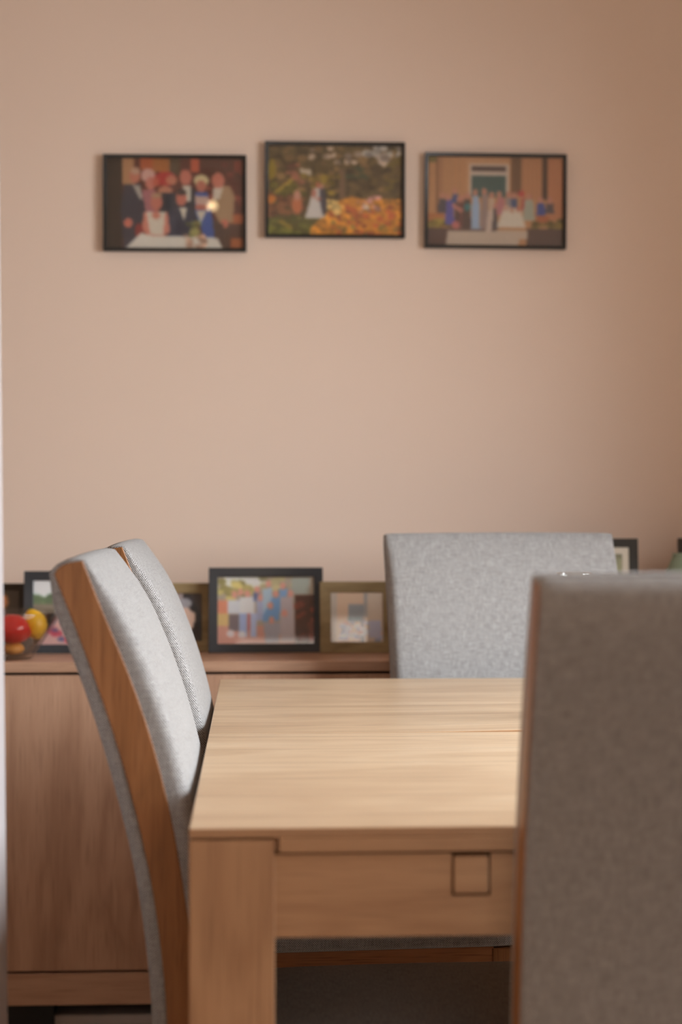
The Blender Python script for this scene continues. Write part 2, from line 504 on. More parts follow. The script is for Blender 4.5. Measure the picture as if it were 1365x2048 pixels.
# edge strips under the board between the legs, then the deeper rails
g = 0.004
for y0, y1 in ((ay0, ay0 + 0.03), (ay1 - 0.03, ay1)):
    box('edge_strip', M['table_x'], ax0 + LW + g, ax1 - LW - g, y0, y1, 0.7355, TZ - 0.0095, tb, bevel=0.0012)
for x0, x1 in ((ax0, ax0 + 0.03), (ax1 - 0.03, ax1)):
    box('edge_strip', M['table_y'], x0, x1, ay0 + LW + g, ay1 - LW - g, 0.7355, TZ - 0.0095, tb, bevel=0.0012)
# near rail with the square runner end let into it
px0, _ = at(909, 1750, TY0 + 0.004); px1, _ = at(978, 1750, TY0 + 0.004)
_, pz1 = at(940, 1713, TY0 + 0.004); _, pz0 = at(940, 1788, TY0 + 0.004)
px0 -= TC[0]; px1 -= TC[0]
RZ0, RZ1 = 0.653, 0.7335
e = 0.0022
bm = bmesh.new()
ya, yb = ay0 + 0.004, ay0 + 0.026
outl = [(ax0 + LW, RZ0), (ax1 - LW, RZ0), (ax1 - LW, RZ1), (px1 + e, RZ1), (px1 + e, pz0 - e), (px0 - e, pz0 - e), (px0 - e, RZ1), (ax0 + LW, RZ1)]
ra = [bm.verts.new((x, ya, z)) for x, z in outl]; rb = [bm.verts.new((x, yb, z)) for x, z in outl]
for q in ((0, 5, 6, 7), (0, 1, 4, 5), (1, 2, 3, 4)):
    bm.faces.new([ra[i] for i in q]); bm.faces.new([rb[i] for i in q][::-1])
for i in range(8):
    bm.faces.new((ra[i], rb[i], rb[(i + 1) % 8], ra[(i + 1) % 8]))
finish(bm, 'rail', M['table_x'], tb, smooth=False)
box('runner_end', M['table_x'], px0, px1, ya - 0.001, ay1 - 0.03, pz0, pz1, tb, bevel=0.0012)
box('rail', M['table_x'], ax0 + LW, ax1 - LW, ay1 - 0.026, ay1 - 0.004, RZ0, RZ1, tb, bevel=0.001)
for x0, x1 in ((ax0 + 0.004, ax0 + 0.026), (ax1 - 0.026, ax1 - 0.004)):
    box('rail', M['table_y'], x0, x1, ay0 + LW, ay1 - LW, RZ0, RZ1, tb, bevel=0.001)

# ------------------------------------------------------------------ upholstered chairs
K = 0.88
def uz(l): return [(u * K - 0.14, 0.0914 + z * K) for u, z in l]
W_FRONT = uz([(-.2170, 1.046), (-.199, .994), (-.1771, .9467), (-.1583, .9029), (-.1439, .8622), (-.1273, .8109), (-.1145, .7596), (-.1030, .707), (-.0965, .6651), (-.0889, .615), (-.0800, .555), (-.0730, .49), (-.0700, .42), (-.0690, .35)])
W_BACK = uz([(-.2528, 1.0274), (-.2355, .9855), (-.2171, .936), (-.2009, .8935), (-.1842, .8459), (-.1715, .804), (-.1583, .7558), (-.1458, .707), (-.1354, .6638), (-.1290, .625), (-.1210, .57), (-.1140, .50), (-.1105, .42), (-.1090, .35)])
FOOT = [(-0.125 - 0.14 - 0.012, 0.0), (-0.125 - 0.14 + 0.018, 0.0)]

def arc_resample(pts, n):
    d = [0]
    for a, b in zip(pts, pts[1:]): d.append(d[-1] + math.dist(a, b))
    out = []
    for i in range(n):
        t = d[-1] * i / (n - 1)
        for k in range(len(pts) - 1):
            if t <= d[k + 1] + 1e-9:
                s = (t - d[k]) / (d[k + 1] - d[k]); break
        out.append((pts[k][0] + (pts[k + 1][0] - pts[k][0]) * s, pts[k][1] + (pts[k + 1][1] - pts[k][1]) * s))
    return out

def smooth_line(p, it=3):
    for _ in range(it):
        p = [p[0]] + [((p[i - 1][0] + 2 * p[i][0] + p[i + 1][0]) / 4, (p[i - 1][1] + 2 * p[i][1] + p[i + 1][1]) / 4) for i in range(1, len(p) - 1)] + [p[-1]]
    return p

def loft(bm, sections, vs):
    rings = [[bm.verts.new((u, v, z)) for u, z in sec] for sec, v in zip(sections, vs)]
    n = len(rings[0])
    for a, b in zip(rings, rings[1:]):
        for i in range(n):
            bm.faces.new((a[i], b[i], b[(i + 1) % n], a[(i + 1) % n]))
    bm.faces.new(rings[0]); bm.faces.new(rings[-1][::-1])

def front_off(z):
    """padding ahead of the wooden side, thinning out towards the rounded top"""
    d = 1.0119 - z
    t = [(-1, .004), (0, .0045), (.011, .0085), (.026, .0135), (.0475, .0205), (.075, .024), (9, .024)]
    for (a, p), (b, q) in zip(t, t[1:]):
        if a <= d <= b: return p + (q - p) * (d - a) / (b - a)
    return .024

def back_off(z):
    """padding behind the wooden side"""
    return .007 + .0105 * max(0, min(1, (.9966 - z) / .040))

def v_stations(w, r, n=9):
    """positions across the width, dense near both rounded edges, with the inset of the rounding"""
    out = []
    for k in range(6):
        a = math.pi / 2 * k / 5
        out.append((-w / 2 + r * (1 - math.cos(a)), r * (1 - math.sin(a))))
    for k in range(1, n):
        v = -w / 2 + r + (w - 2 * r) * k / n
        out.append((v, 0))
    out += [(-v, i) for v, i in out[:6][::-1]]
    return out

def make_chair(width, seat_front, label, name='dining_chair', side=0.0015):
    root = empty(name, (0, 0, 0), 0, label, 'chair')
    wf = smooth_line(arc_resample(W_FRONT, 30)); wb = smooth_line(arc_resample(W_BACK, 30))
    cut = lambda line, z: [p for p in line if p[1] > z]
    # upholstered front of the back, wrapped over the top
    st = v_stations(width, 0.015)
    secs, vs = [], []
    for v, ins in st:
        crown = 0.003 * (1 - (2 * v / width) ** 2)
        k = ins / 0.015
        fr_ = [(u + (front_off(z) + crown * min(1, (1.0119 - z) / .04)) * (1 - 0.62 * k), z) for u, z in arc_resample(cut(wf, 0.43), 40)][::-1]
        fr_[-1] = (fr_[-1][0] - 0.001, fr_[-1][1] - 0.001 * k)
        dz = -0.0022 * k + crown * 0.5
        top = [(-.3335, 1.0130 + dz), (-.339, 1.0135 + dz), (-.345, 1.0125 + dz), (-.352, 1.0105 + dz)]
        bk = [(u + 0.006, z) for u, z in arc_resample([p for p in cut(wb, 0.43) if p[1] < 0.994], 30)]
        secs.append(fr_ + top + bk)
        vs.append(v)
    bm = bmesh.new(); loft(bm, secs, vs)
    finish(bm, 'backrest', M['tweed'], root, uv=True)
    # padded rear cover
    st = v_stations(width - 0.004, 0.013)
    secs, vs = [], []
    for v, ins in st:
        k = ins / 0.013
        back = arc_resample([p for p in cut(wb, 0.40) if p[1] < 0.992], 36)
        inner = [(u + 0.0055, z) for u, z in back][::-1]
        outer = [(u - back_off(z) * (1 - 0.7 * k), z) for u, z in back]
        dz = -0.004 * k
        rim = [(-.3500, 1.0108 + dz), (-.3560, 1.0090 + dz), (-.3610 , 1.0060 + dz), (-.3650 + 0.002 * k, 1.0020 + dz), (-.3690 + 0.004 * k, .9966 + dz)]
        secs.append(inner + rim + outer)
        vs.append(v)
    bm = bmesh.new(); loft(bm, secs, vs)
    finish(bm, 'back_cover', M['tweed'], root, uv=True)
    # curved wooden rear legs that run up the sides of the back
    for s in (-1, 1):
        f = smooth_line(wf + [FOOT[1]]); b = smooth_line(wb + [FOOT[0]])
        f = arc_resample([(f[0][0], f[0][1] - 0.001)] + f[1:], 34); b = arc_resample(b, 34)
        pts = f[::-1] + [(-.345, 1.0085), (-.353, 1.0060), (-.359, 1.0015)] + b
        v0, v1 = s * (width / 2 - 0.030), s * (width / 2 + side)
        bm = bmesh.new(); loft(bm, [pts, pts], [v0, v1])
        finish(bm, 'rear_leg', M['chair_wood'], root, bevel=0.002, seg=2, ang=60)
    # seat
    sw = width - 0.012
    u0, u1 = -0.235, seat_front - 0.14
    bm = bmesh.new()
    nx, ny = 18, 18
    g = {}
    for i in range(nx + 1):
        for j in range(ny + 1):
            a, c = -1 + 2 * i / nx, -1 + 2 * j / ny
            x, y = (u0 + u1) / 2 + a * (u1 - u0) / 2, c * sw / 2
            # round the plan corners a little
            k = max(0, abs(a) - 0.86) / 0.14; q = max(0, abs(c) - 0.86) / 0.14
            x -= math.copysign(0.012 * k * q, a); y -= math.copysign(0.012 * k * q, c)
            slope = (x - u0) * 0.018
            crown = 0.024 * (1 - abs(a) ** 3.0) * (1 - abs(c) ** 3.0)
            g[1, i, j] = bm.verts.new((x, y, 0.452 + slope + crown))
            g[0, i, j] = bm.verts.new((x, y, 0.4265 + slope))
    for i in range(nx):
        for j in range(ny):
            bm.faces.new((g[1, i, j], g[1, i + 1, j], g[1, i + 1, j + 1], g[1, i, j + 1]))
            bm.faces.new((g[0, i, j], g[0, i, j + 1], g[0, i + 1, j + 1], g[0, i + 1, j]))
    for i in range(nx):
        bm.faces.new((g[0, i, 0], g[0, i + 1, 0], g[1, i + 1, 0], g[1, i, 0]))
        bm.faces.new((g[0, i, ny], g[1, i, ny], g[1, i + 1, ny], g[0, i + 1, ny]))
    for j in range(ny):
        bm.faces.new((g[0, 0, j], g[1, 0, j], g[1, 0, j + 1], g[0, 0, j + 1]))
        bm.faces.new((g[0, nx, j], g[0, nx, j + 1], g[1, nx, j + 1], g[1, nx, j]))
    finish(bm, 'seat', M['tweed'], root, bevel=0.006, seg=4, uv=True, ang=50)
    # seat rails and front legs
    fl = seat_front - 0.14 - 0.022
    for s in (-1, 1):
        bm = bmesh.new()
        y0 = s * (sw / 2 - 0.005); y1 = s * (sw / 2 - 0.025)
        vs_ = add_box(bm, -0.225, fl - 0.030, min(y0, y1), max(y0, y1), 0.372, 0.427)
        for v in vs_:
            v.co.z += (v.co.x - u0) * 0.018
        finish(bm, 'side_rail', M['chair_wood_x'], root, bevel=0.0015, seg=2)
    box('front_rail', M['chair_wood_x'], fl - 0.024, fl - 0.004, -sw / 2 + 0.035, sw / 2 - 0.035, 0.378, 0.4325, root, bevel=0.0015)
    for s in (-1, 1):
        bm = bmesh.new()
        y0, y1 = sorted((s * (sw / 2 - 0.003), s * (sw / 2 - 0.035)))
        vs_ = add_box(bm, fl - 0.032, fl, y0, y1, 0, 0.4325)
        for v in vs_:
            if v.co.z < 0.01:
                v.co.x += 0.006 if v.co.x < fl - 0.01 else -0.001
                if abs(v.co.y) < sw / 2 - 0.02: v.co.y += s * 0.006
        finish(bm, 'front_leg', M['chair_wood'], root, bevel=0.002, seg=2)
    return root

def copy_tree(o, parent=None):
    c = o.copy(); COL.objects.link(c)
    if parent: c.parent = parent
    for ch in [x for x in bpy.data.objects if x.parent == o]:
        copy_tree(ch, c)
    return c

CW = 0.405
c1 = make_chair(CW, 0.392, 'grey tweed chair with curved orange-brown wooden side, nearest on the table\'s left side')
c1['group'] = 'chairs around the dining table'
c1.location = (0.14, 1.927 + CW / 2, 0)
c2 = copy_tree(c1)
c2.location = (0.14, 2.490 + CW / 2, 0)
c2['label'] = 'grey tweed chair mostly hidden behind the one with the orange-brown side, sharply in focus'
c3 = make_chair(CW * 1.092, 0.21, 'light grey fabric chair facing us at the far end of the table', side=-0.006)
c3['group'] = 'chairs around the dining table'
a = math.radians(-85)
c3.rotation_euler = (math.radians(0), 0, a)
# its top front middle sits at Y 3.30
tx0, _ = at(782, 1074, 3.265); tx1, _ = at(1222, 1068, 3.335)
mid = Vector(((tx0 + tx1) / 2, 3.30))
lu = -0.196 * K - 0.14 + 0.004
c3.location = (mid.x - lu * math.cos(a), mid.y - lu * math.sin(a), -0.003)
c3.location.z = 0
c4 = make_chair(CW, 0.205, 'dark shaded back of the blurred grey chair closest to us, at the right edge', side=0.0002)
c4['group'] = 'chairs around the dining table'
c4.rotation_euler = (0, 0, math.pi / 2)
lx, _ = at(1079, 1200, 1.476)
c4.location = (lx + CW / 2, 1.476 + 0.229 + 0.14, 0)

# ------------------------------------------------------------------ sideboard
SF = 3.395                    # front plane
SX0, SX1, SD = -0.86, 1.10, 0.415
sb = empty('sideboard', ((SX0 + SX1) / 2, SF, 0), 0, 'long brown oak sideboard against the beige wall', 'sideboard')
w2 = (SX1 - SX0) / 2
STOP = 0.764
def bx(name, mat, x0, x1, y0, y1, z0, z1, bev=0.0015):
    return box(name, M[mat], x0 - (SX0 + SX1) / 2, x1 - (SX0 + SX1) / 2, y0, y1, z0, z1, sb, bevel=bev)
bx('top', 'side_x', SX0, SX1, 0, SD, 0.744, STOP, 0.002)
bx('carcass', 'dark_gap', SX0 + 0.02, SX1 - 0.02, 0.022, SD - 0.002, 0.104, 0.7435, 0)
bx('side_panel', 'side_z', SX0, SX0 + 0.019, 0.0, SD, 0.101, 0.7435)
bx('side_panel', 'side_z', SX1 - 0.019, SX1, 0.0, SD, 0.101, 0.7435)
bx('base_rail', 'side_x', SX0 + 0.0195, SX1 - 0.0195, 0.0, 0.021, 0.101, 0.1625)
dx = [SX0 + 0.022, -0.215 - 0.155, 0.245, SX1 - 0.022]
dx[1] = -0.80 + 0.0
n_d = 3
inner = SX1 - SX0 - 0.044
for k in range(n_d):
    xa = SX0 + 0.022 + inner * k / n_d + 0.0015; xb = SX0 + 0.022 + inner * (k + 1) / n_d - 0.0015
    d = bx('door', 'side_z', xa, xb, 0.0, 0.0205, 0.1675, 0.7385)
for x0, x1 in ((SX0 + 0.375, SX0 + 0.375 + 0.09), (SX1 - 0.465, SX1 - 0.375)):
    bx('leg', 'shade_black', x0, x1, 0.02, 0.11, 0.0, 0.1008)  # black colour stands in for the shadow below the sideboard
# black board set back, standing in for the shade under the sideboard
bx('shade_board', 'shade_black', SX0 + 0.05, SX1 - 0.05, 0.30, 0.315, 0.0, 0.1035, 0)

# ------------------------------------------------------------------ painted photo prints
def paint(W, H, bgc, ops, box_, gain=(1, 1, 1), seed=1, noise=0.0):
    """ink colours on a W x H grid of vertices; ops are shapes in the coordinates of box_"""
    x0, y0, x1, y1 = box_
    xs = x0 + (x1 - x0) * (np.arange(W) + 0.5) / W
    ys = y0 + (y1 - y0) * (np.arange(H) + 0.5) / H
    X, Y = np.meshgrid(xs, ys)
    img = np.zeros((H, W, 3)); img[:] = bgc
    rng = np.random.RandomState(seed)
    for op in ops:
        k, c = op[0], np.array(op[7] if op[0] == 's' else op[-1], float)
        if k == 'r': m = (X >= op[1]) & (X <= op[3]) & (Y >= op[2]) & (Y <= op[4])
        elif k == 'e': m = ((X - op[1]) / op[3]) ** 2 + ((Y - op[2]) / op[4]) ** 2 <= 1
        elif k == 'p':
            P = op[1]; m = np.zeros(X.shape, bool); n = len(P)
            for i in range(n):
                (ax, ay), (bx_, by) = P[i], P[(i + 1) % n]
                cond = ((ay > Y) != (by > Y))
                with np.errstate(divide='ignore', invalid='ignore'):
                    xi = (bx_ - ax) * (Y - ay) / ((by - ay) if by != ay else 1e-9) + ax
                m ^= cond & (X < xi)
        elif k == 's':      # scatter of dabs in an area: x0,y0,x1,y1,n,size
            for _ in range(op[5]):
                cx, cy = rng.uniform(op[1], op[3]), rng.uniform(op[2], op[4])
                s = op[6] * rng.uniform(0.5, 1.2)
                cc = c * rng.uniform(0.72, 1.2)
                q = ((X - cx) / s) ** 2 + ((Y - cy) / (s * 0.7)) ** 2 <= 1
                if len(op) > 8:
                    q &= op[8](X, Y)
                img[q] = cc
            continue
        img[m] = c
    for _ in range(2):              # snapshots are soft at this size
        p = np.pad(img, ((1, 1), (1, 1), (0, 0)), 'edge')
        img = sum(p[i:i + H, j:j + W] * wgt for i, j, wgt in ((0, 1, .15), (2, 1, .15), (1, 0, .15), (1, 2, .15), (1, 1, .4)))
    if noise: img *= 1 + noise * (rng.rand(H, W, 1) - 0.5)
    img = np.clip(img, 2, 255) / 255
    lin = np.where(img <= 0.04045, img / 12.92, ((img + 0.055) / 1.055) ** 2.4)
    return np.clip(lin * np.array(gain), 0, 0.95)

def print_mesh(name, w, h, img, parent, y):
    """flat photo, upright in XZ, facing -Y, bottom edge at z = -h/2"""
    H, W, _ = img.shape
    vs = [((i / (W - 1) - 0.5) * w, y, (0.5 - j / (H - 1)) * h) for j in range(H) for i in range(W)]
    fs = [(j * W + i, (j + 1) * W + i, (j + 1) * W + i + 1, j * W + i + 1) for j in range(H - 1) for i in range(W - 1)]
    me = bpy.data.meshes.new(name)
    me.from_pydata(vs, [], fs)
    ca = me.color_attributes.new('ink', 'FLOAT_COLOR', 'POINT')
    buf = np.ones((H * W, 4)); buf[:, :3] = img.reshape(-1, 3)
    ca.data.foreach_set('color', buf.ravel())
    me.materials.append(M['print'])
    return link(name, me, parent)

def ring(bm, w, h, b, y0, y1, slope=0.0):
    """mitred frame of outer size w x h, bar width b, front at y0, back at y1"""
    o = [(-w / 2, -h / 2), (w / 2, -h / 2), (w / 2, h / 2), (-w / 2, h / 2)]
    i = [(-w / 2 + b, -h / 2 + b), (w / 2 - b, -h / 2 + b), (w / 2 - b, h / 2 - b), (-w / 2 + b, h / 2 - b)]
    A = [bm.verts.new((x, y0, z)) for x, z in o]; B = [bm.verts.new((x, y0 + slope, z)) for x, z in i]
    Cc = [bm.verts.new((x, y1, z)) for x, z in i]; D = [bm.verts.new((x, y1, z)) for x, z in o]
    for k in range(4):
        n = (k + 1) % 4
        bm.faces.new((A[k], A[n], B[n], B[k])); bm.faces.new((B[k], B[n], Cc[n], Cc[k]))
        bm.faces.new((Cc[k], Cc[n], D[n], D[k])); bm.faces.new((D[k], D[n], A[n], A[k]))

def frame(loc, w, h, bar, depth, mat, img, label, mat_w=0.0, tilt=0.0, rz=0.0, roll=0.0, group=None, stand=False, slope=0.003, cat='picture frame', name='picture_frame'):
    """loc: middle of the bottom edge (standing) or centre (hanging, stand=False)"""
    root = empty(name, loc, 0, label, cat, group)
    root.rotation_euler = (-tilt, roll, rz)
    oz = h / 2 if stand else 0
    def up(o): o.location.z = oz; return o
    bm = bmesh.new(); ring(bm, w, h, bar, 0, depth, slope)
    up(finish(bm, 'frame', mat, root, bevel=0.0012, seg=2))
    iw, ih = w - 2 * bar, h - 2 * bar
    if mat_w:
        bm = bmesh.new(); ring(bm, iw + 0.002, ih + 0.002, mat_w, depth * 0.5, depth * 0.5 + 0.0015)
        up(finish(bm, 'mount', M['card'], root, smooth=False)); iw -= 2 * mat_w - 0.006; ih -= 2 * mat_w - 0.006
    up(print_mesh('print', iw + 0.004, ih + 0.004, img, root, depth * 0.5 + 0.002))
    up(box('backing', M['backing'], -w / 2 + bar * 0.5, w / 2 - bar * 0.5, depth * 0.5 + 0.003, depth * 0.95, -h / 2 + bar * 0.5, h / 2 - bar * 0.5, root))
    up(box('glass', M['pane'], -w / 2 + bar + 0.0003, w / 2 - bar - 0.0003, depth * 0.3, depth * 0.3 + 0.0015, -h / 2 + bar + 0.0003, h / 2 - bar - 0.0003, root))
    if stand:
        bm = bmesh.new()
        L_ = h * 0.72
        th = 0.30
        vs = add_box(bm, -0.02, 0.02, depth, depth + 0.003, 0.0, L_)
        bmesh.ops.rotate(bm, verts=vs, cent=(0, depth, L_), matrix=Matrix.Rotation(th, 3, 'X'))
        zmin = -math.tan(tilt) * 0
        finish(bm, 'stand', M['backing'], root, smooth=False)
    return root

GAIN = (1.05, 1.25, 1.40)
def wallpic(x0, y0, x1, y1, ops, bgc, b, label, seed, noise=0.05, roll=0.0):
    Y = RY1 - 0.020
    xa, _ = at(x0, (y0 + y1) / 2, Y); xb, _ = at(x1, (y0 + y1) / 2, Y)
    _, za = at((x0 + x1) / 2, y0, Y); _, zb = at((x0 + x1) / 2, y1, Y)
    img = paint(132, 88, bgc, ops, b, GAIN, seed, noise)
    return frame(((xa + xb) / 2, Y, (za + zb) / 2), xb - xa, za - zb, 0.0075, 0.018, M['black_wood'], img, label, roll=roll, group='wedding photos hanging on the wall')

skin, navy, cream = (196, 112, 92), (52, 46, 52), (214, 188, 160)
# family group round a table (coordinates of the enlarged crop)
o1 = [('r', 230, 100, 1280, 900, (96, 48, 34)),
      ('r', 80, 80, 235, 900, (54, 40, 30)), ('r', 232, 100, 330, 340, (176, 120, 80)),
      ('r', 385, 100, 500, 210, (176, 84, 46)), ('r', 490, 110, 650, 230, (168, 98, 50)), ('r', 640, 100, 730, 260, (88, 64, 40)),
      ('r', 820, 110, 890, 230, (188, 84, 54)), ('r', 900, 120, 1280, 300, (92, 52, 38)), ('r', 1180, 130, 1265, 230, (128, 58, 40)),
      ('s', 930, 130, 1270, 560, 26, 36, (120, 56, 40)),
      ('r', 1160, 590, 1270, 670, (170, 86, 48)), ('r', 1150, 670, 1270, 800, (92, 60, 46)), ('r', 1155, 795, 1270, 870, (164, 88, 50)),
      ('r', 900, 640, 1150, 900, (88, 62, 48)),
      # standing row
      ('e', 455, 260, 62, 60, (204, 148, 130)), ('e', 475, 330, 42, 55, skin), ('p', [(405, 380), (520, 380), (540, 620), (400, 620)], (166, 98, 96)),
      ('e', 600, 290, 95, 62, (176, 56, 48)), ('e', 650, 300, 50, 40, (190, 110, 80)), ('e', 520, 320, 30, 40, (190, 88, 66)), ('e', 600, 390, 60, 40, (190, 120, 90)),
      ('r', 560, 410, 720, 700, (48, 44, 48)),
      ('p', [(250, 340), (390, 330), (430, 560), (400, 660), (360, 900), (250, 900), (220, 560)], (60, 54, 60)),
      ('p', [(320, 340), (385, 345), (410, 470), (380, 460)], (168, 148, 130)),
      ('e', 342, 265, 44, 66, (190, 110, 84)), ('e', 345, 225, 40, 30, (188, 140, 112)), ('e', 285, 665, 38, 40, (198, 104, 82)),
      ('p', [(700, 380), (850, 360), (880, 640), (720, 640)], (50, 44, 46)), ('p', [(745, 350), (820, 350), (815, 480), (775, 480)], (206, 184, 160)),
      ('e', 772, 275, 50, 66, (192, 106, 84)),
      ('e', 905, 300, 62, 48, (206, 176, 126)), ('e', 905, 350, 42, 52, (180, 100, 76)),
      ('p', [(850, 400), (960, 400), (1030, 790), (930, 790), (850, 560)], (66, 82, 132)),
      ('p', [(850, 430), (960, 440), (1000, 520), (950, 560), (860, 540)], (194, 150, 130)), ('e', 900, 530, 50, 26, (182, 96, 74)),
      ('p', [(860, 560), (950, 560), (900, 660)], (204, 178, 150)),
      ('p', [(1020, 350), (1150, 350), (1190, 440), (1170, 660), (1060, 670), (1010, 560)], (166, 124, 88)),
      ('p', [(1010, 350), (1090, 350), (1060, 460), (1000, 460)], (208, 180, 154)),
      ('e', 1048, 300, 55, 66, (194, 108, 84)), ('e', 1100, 670, 34, 38, (196, 104, 80)),
      ('p', [(1000, 650), (1090, 670), (1090, 880), (1030, 880)], (84, 60, 48)),
      # seated couple
      ('p', [(640, 560), (700, 530), (800, 520), (850, 600), (850, 780), (620, 780)], (56, 52, 62)), ('p', [(715, 530), (785, 530), (760, 650)], cream),
      ('e', 735, 455, 46, 66, (192, 104, 82)), ('e', 740, 405, 44, 26, (70, 50, 44)),
      ('p', [(420, 570), (620, 570), (640, 740), (560, 790), (450, 780), (400, 720)], (206, 122, 98)),
      ('p', [(440, 570), (600, 570), (580, 770), (470, 760)], (212, 186, 160)),
      ('e', 525, 490, 50, 68, (192, 108, 86)), ('e', 520, 600, 34, 34, (202, 120, 96)), ('e', 525, 430, 46, 24, (176, 130, 96)),
      ('e', 375, 730, 36, 60, (140, 50, 42)),
      ('p', [(250, 885), (400, 745), (450, 770), (1040, 790), (1090, 885)], (214, 192, 170)),
      ('s', 760, 760, 940, 880, 26, 24, (206, 152, 120)), ('s', 790, 640, 900, 770, 16, 22, (118, 110, 60)), ('e', 850, 740, 44, 34, (156, 138, 80))]
wallpic(206.5, 309.5, 493.5, 502.5, o1, (80, 44, 32), (92, 105, 1272, 892), 'black framed photo of a wedding party behind a white table, leftmost on the wall', 3, roll=math.radians(-0.1))
# couple in a garden
def hill(X, Y): return (Y > 840 - 300 * np.clip((X - 450) / 330, 0, 1) ** 0.8) & (Y > 530) & (X > 470)
o2 = [('s', 90, 80, 1290, 520, 240, 55, (96, 72, 38)), ('s', 90, 80, 1290, 480, 60, 40, (132, 96, 56)),
      ('s', 430, 90, 900, 270, 16, 30, (176, 142, 116)), ('s', 950, 100, 1250, 190, 12, 38, (182, 160, 142)), ('s', 1080, 160, 1140, 250, 5, 36, (176, 146, 124)),
      ('p', [(1130, 250), (1290, 150), (1290, 420), (1100, 480)], (116, 90, 36)), ('e', 880, 340, 110, 66, (74, 74, 48)),
      ('s', 700, 280, 1290, 540, 50, 44, (96, 72, 42)), ('s', 230, 260, 420, 470, 18, 30, (148, 88, 62)),
      ('e', 150, 300, 34, 90, (150, 116, 34)), ('p', [(150, 500), (320, 370), (330, 400), (200, 520)], (168, 130, 46)),
      ('s', 130, 430, 420, 520, 16, 34, (110, 92, 34)), ('p', [(380, 290), (490, 300), (490, 350), (400, 340)], (196, 166, 138)),
      ('r', 725, 300, 775, 540, (122, 88, 62)), ('s', 420, 350, 720, 500, 20, 30, (138, 106, 38)),
      ('s', 100, 500, 420, 680, 40, 34, (126, 76, 46)), ('e', 145, 550, 40, 36, (206, 116, 46)), ('e', 365, 600, 46, 70, (192, 104, 62)), ('e', 365, 520, 32, 44, (196, 130, 104)),
      ('r', 90, 700, 620, 870, (92, 76, 34)), ('s', 100, 700, 520, 860, 34, 36, (110, 100, 40)), ('p', [(230, 720), (330, 780), (300, 810), (200, 740)], (146, 116, 44)),
      ('p', [(470, 870), (480, 790), (640, 640), (720, 560), (830, 525), (1000, 560), (1290, 590), (1290, 870)], (206, 124, 42)),
      ('s', 480, 540, 1280, 860, 240, 30, (218, 134, 44), hill), ('s', 640, 600, 1280, 860, 50, 26, (184, 88, 44), hill), ('s', 480, 700, 1280, 860, 20, 20, (140, 110, 48), hill),
      ('s', 880, 530, 1080, 650, 18, 26, (206, 138, 120)), ('s', 610, 560, 760, 660, 16, 30, (212, 166, 96)), ('e', 955, 612, 26, 22, (226, 190, 160)),
      ('p', [(500, 460), (560, 450), (570, 560), (610, 690), (560, 712), (430, 710), (470, 570)], (206, 184, 168)),
      ('p', [(560, 455), (600, 450), (616, 560), (612, 680), (585, 680), (555, 560)], (74, 64, 66)),
      ('e', 505, 500, 22, 40, (190, 116, 92)), ('e', 545, 430, 28, 26, (176, 96, 64)), ('e', 575, 440, 18, 24, (190, 126, 100)), ('e', 548, 545, 22, 12, (190, 110, 84))]
wallpic(530.5, 284, 811, 475.5, o2, (94, 70, 38), (108, 88, 1268, 858), 'black framed photo of a couple by orange flowers, middle one on the wall', 5)
# group on the steps of a columned house
o3 = [('r', 90, 80, 1290, 880, (188, 128, 84)), ('r', 120, 100, 200, 160, (120, 100, 52)), ('r', 190, 110, 206, 640, (132, 84, 54))]
for i in range(7): o3.append(('r', 262 + i * 30, 110, 268 + i * 30, 440, (176, 124, 84)))
o3 += [('r', 210, 110, 240, 520, (166, 112, 76)), ('r', 440, 120, 800, 440, (196, 138, 96)), ('r', 820, 100, 905, 420, (118, 80, 52)),
       ('r', 905, 100, 1085, 470, (194, 130, 86)), ('r', 1085, 100, 1130, 470, (82, 56, 38)), ('r', 1130, 110, 1280, 640, (188, 118, 78))]
for i in range(5): o3.append(('r', 930 + i * 34, 110, 937 + i * 34, 470, (160, 100, 66)))
o3 += [('r', 466, 170, 800, 440, (204, 172, 148)), ('r', 490, 180, 775, 230, (92, 68, 58)), ('r', 490, 262, 778, 450, (74, 88, 78)),
       ('r', 120, 590, 260, 700, (178, 104, 58)), ('s', 120, 640, 300, 720, 20, 30, (140, 112, 48)), ('s', 1020, 640, 1270, 720, 26, 30, (122, 96, 44)), ('e', 1090, 630, 60, 34, (176, 96, 56)),
       ('r', 90, 715, 300, 880, (98, 70, 58)), ('r', 950, 715, 1290, 880, (92, 66, 54)),
       ('p', [(290, 735), (960, 735), (960, 800), (890, 800), (885, 860), (270, 860)], (196, 164, 138)), ('r', 300, 695, 700, 740, (110, 80, 66))]
ppl = [(240, 440, 250, 590, (84, 70, 70), 50), (285, 450, 305, 690, (96, 84, 142), 40), (345, 400, 350, 500, (70, 78, 116), 32), (385, 470, 380, 700, (88, 62, 54), 40),
       (410, 460, 410, 700, (110, 66, 54), 34), (455, 440, 450, 720, (92, 66, 54), 36), (520, 410, 522, 720, (156, 164, 178), 40), (594, 400, 600, 720, (156, 124, 110), 36),
       (660, 430, 660, 720, (196, 160, 132), 30), (690, 520, 688, 720, (84, 70, 66), 24), (722, 425, 735, 600, (184, 112, 106), 40), (800, 425, 800, 560, (150, 128, 118), 28), (848, 430, 848, 560, (78, 84, 110), 34),
       (915, 430, 935, 560, (176, 80, 66), 30), (975, 440, 972, 640, (166, 156, 132), 50), (1072, 465, 1075, 600, (70, 78, 132), 40), (1150, 470, 1150, 585, (92, 76, 74), 40)]
for hx, hy, bx_, by, c, bw in ppl:
    o3 += [('p', [(bx_ - bw * .7, hy + 26), (bx_ + bw * .7, hy + 26), (bx_ + bw, by), (bx_ - bw, by)], c), ('e', hx, hy, 22, 30, (192, 124, 98))]
